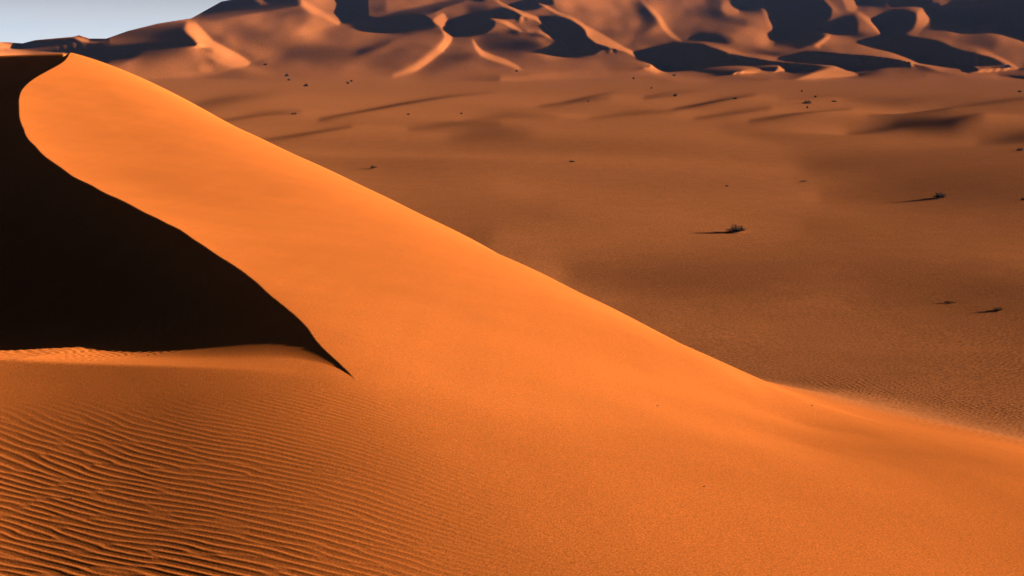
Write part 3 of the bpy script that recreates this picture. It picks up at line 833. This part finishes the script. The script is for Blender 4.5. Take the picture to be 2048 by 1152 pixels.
for k, (px, py, wp, hp_, lab) in enumerate(shrubs):
    g = ground_at(px, py)
    dist = math.hypot(g[0], g[1])
    w_, h_ = wp * dist / FPX, hp_ * dist / FPX
    big = wp >= 16
    ns, nt, fat = (44, 6, 0.042) if wp > 30 else (34, 4, 0.06) if big else (30, 2, 0.11)
    Vb, Fb, Vw, Fw = shrub_parts(100 + k, w_, h_, ns, nt, -0.2 if k % 2 else 0.25, fat)
    loc = (float(g[0]), float(g[1]), float(g[2]) - 0.02 * h_)
    if big:
        root = bpy.data.objects.new("dry_shrub", None); scene.collection.objects.link(root); root.location = loc
        root.empty_display_size = 0.2
        link_mesh("branches", Vb, Fb, M_branch, root); tw = link_mesh("twigs", Vw, Fw, M_twig, root); tw["kind"] = "stuff"
        if hp_ > 6:
            mv, mf = mound_mesh(0.75 * w_, 0.22 * h_, 0.55 * w_)
            mo = link_mesh("sand_mound", mv, mf, M_plain, root, True); mo["label"] = "low heap of sand caught by the shrub"
            at = mo.data.attributes.new("sand_kind", 'FLOAT', 'POINT'); at.data.foreach_set("value", np.ones(len(mv), np.float32))
    else:
        off = len(Vb)
        root = link_mesh("dry_shrub", Vb + Vw, Fb + [tuple(i + off for i in f) for f in Fw], M_branch)
        root.location = loc
    root["label"] = lab; root["category"] = "shrub"; root["group"] = "dry shrubs on the plain"

for k, (px, py, lab) in enumerate([(143, 997, "tiny dark pebble lying on the ripples at lower left"), (1502, 735, "tiny dark pebble on the plain just past the dune's right edge"),
                                   (1624, 811, "tiny dark pebble on the smooth sand at lower right"), (1409, 973, "tiny dark pebble low on the bright dune face, right of centre"),
                                   (1315, 811, "tiny dark pebble on the bright dune face, upper right")]):
    g = ground_at(px, py, near=True)
    dist = math.hypot(g[0], g[1]); r_ = 1.7 * dist / FPX
    rr = np.random.default_rng(300 + k)
    V_, F_ = [], []
    for i in range(5):
        th = math.pi * i / 4
        for j in range(7):
            an = 2 * math.pi * j / 7
            q = r_ * rr.uniform(.8, 1.15)
            V_.append((q * math.sin(th) * math.cos(an) * 1.25, q * math.sin(th) * math.sin(an), q * math.cos(th) * .75))
    for i in range(4):
        for j in range(7):
            F_.append((i * 7 + j, i * 7 + (j + 1) % 7, (i + 1) * 7 + (j + 1) % 7, (i + 1) * 7 + j))
    o = link_mesh("pebble", V_, F_, M_stone, None, True); o.location = (g[0], g[1], g[2] + .3 * r_)
    o["label"] = lab; o["category"] = "pebble"; o["group"] = "pebbles on the sand"

# tent: arched canvas on poles, open towards the plain
g = ground_at(2013, 135)
root = bpy.data.objects.new("tent", None); scene.collection.objects.link(root); root.location = (float(g[0]), float(g[1]), float(g[2]))
root["label"] = "small white arched tent at the foot of the far dunes near the right edge"; root["category"] = "tent"
sc_ = math.hypot(g[0], g[1]) / FPX
TWd, TH, TD = 13 * sc_, 5.2 * sc_, 7 * sc_
def arch(t):
    return (TWd * .5 * -math.cos(math.pi * t), TH * math.sin(math.pi * t) ** .8)
V_, F_ = [], []
n = 14
for yy_ in (-TD * .5, TD * .5):
    for sc2 in (1.0, 0.965):
        for i in range(n + 1):
            x_, z_ = arch(i / n); V_.append((x_ * sc2, yy_, z_ * sc2))
m_ = n + 1
for i in range(n):
    F_ += [(i, i + 1, 2 * m_ + i + 1, 2 * m_ + i), (m_ + i, 3 * m_ + i, 3 * m_ + i + 1, m_ + i + 1), (i, m_ + i, m_ + i + 1, i + 1), (2 * m_ + i, 2 * m_ + i + 1, 3 * m_ + i + 1, 3 * m_ + i)]
link_mesh("canopy", V_, F_, M_canvas, root, True)
V_ = [(arch(i / n)[0] * q, y_, arch(i / n)[1] * q) for y_ in (-TD * .5 - .06, -TD * .5 - .02) for q in (1.0, .58) for i in range(m_)]
F_ = []
for i in range(n):
    F_ += [(i, m_ + i, m_ + i + 1, i + 1), (2 * m_ + i, 2 * m_ + i + 1, 3 * m_ + i + 1, 3 * m_ + i), (i, i + 1, 2 * m_ + i + 1, 2 * m_ + i), (m_ + i, 3 * m_ + i, 3 * m_ + i + 1, m_ + i + 1)]
link_mesh("front_flap", V_, F_, M_canvas, root)
V_ = [(arch(i / n)[0] * .95, TD * .49, arch(i / n)[1] * .95) for i in range(m_)] + [(arch(i / n)[0] * .95, TD * .46, arch(i / n)[1] * .95) for i in range(m_)]
F_ = [tuple(range(m_)), tuple(range(2 * m_ - 1, m_ - 1, -1))] + [(i, m_ + i, m_ + i + 1, i + 1) for i in range(n)]
link_mesh("back_panel", V_, F_, M_dark, root)
V_, F_ = [], []
for x_ in (-TWd * .42, TWd * .42):
    for y_ in (-TD * .44, TD * .40):
        V_ += [(x_ - .02 * TWd, y_, 0.02), (x_ + .02 * TWd, y_, 0.02)]
V_ = [(-TWd * .46, -TD * .45, .05), (TWd * .46, -TD * .45, .05), (TWd * .46, TD * .45, .05), (-TWd * .46, TD * .45, .05),
      (-TWd * .46, -TD * .45, .12), (TWd * .46, -TD * .45, .12), (TWd * .46, TD * .45, .12), (-TWd * .46, TD * .45, .12)]
link_mesh("ground_sheet", V_, [(3, 2, 1, 0), (4, 5, 6, 7), (0, 1, 5, 4), (1, 2, 6, 5), (2, 3, 7, 6), (3, 0, 4, 7)], M_dark, root)
for sx in (-1, 1):
    V_, F_ = [], []
    tube(V_, F_, [(sx * TWd * .2, -TD * .5, 0), (sx * TWd * .2, -TD * .5, TH * .4), (sx * TWd * .2, -TD * .5, TH * .82)], .05, .05, 6)
    link_mesh("pole", V_, F_, M_pole, root)

# ------------------------------------------------------------------ thin evening haze
def haze_box(x0, x1, y0, y1, z0, z1):
    v = [(x, y, z) for z in (z0, z1) for y in (y0, y1) for x in (x0, x1)]
    f = [(0, 2, 3, 1), (4, 5, 7, 6), (0, 1, 5, 4), (2, 6, 7, 3), (0, 4, 6, 2), (1, 3, 7, 5)]
    me = bpy.data.meshes.new("haze"); me.from_pydata(v, [], f); me.update()
    m = bpy.data.materials.new("haze_air"); m.use_nodes = True
    nd, lk = m.node_tree.nodes, m.node_tree.links
    for n in list(nd): nd.remove(n)
    out = nd.new("ShaderNodeOutputMaterial"); pv = nd.new("ShaderNodeVolumePrincipled")
    pv.inputs["Color"].default_value = (0.10, 0.40, 1.0, 1); pv.inputs["Density"].default_value = 3.0e-5
    pv.inputs["Anisotropy"].default_value = 0.0
    lk.new(pv.outputs[0], out.inputs["Volume"])
    me.materials.append(m)
    o = bpy.data.objects.new("haze", me); scene.collection.objects.link(o); o["kind"] = "stuff"
    o["label"] = "thin blue evening haze over the desert"
    return o
haze_box(-10000, 10000, -10000, 10000, -9.5, float(GZ.max()) + 6.0)
print("top", GZ.max())
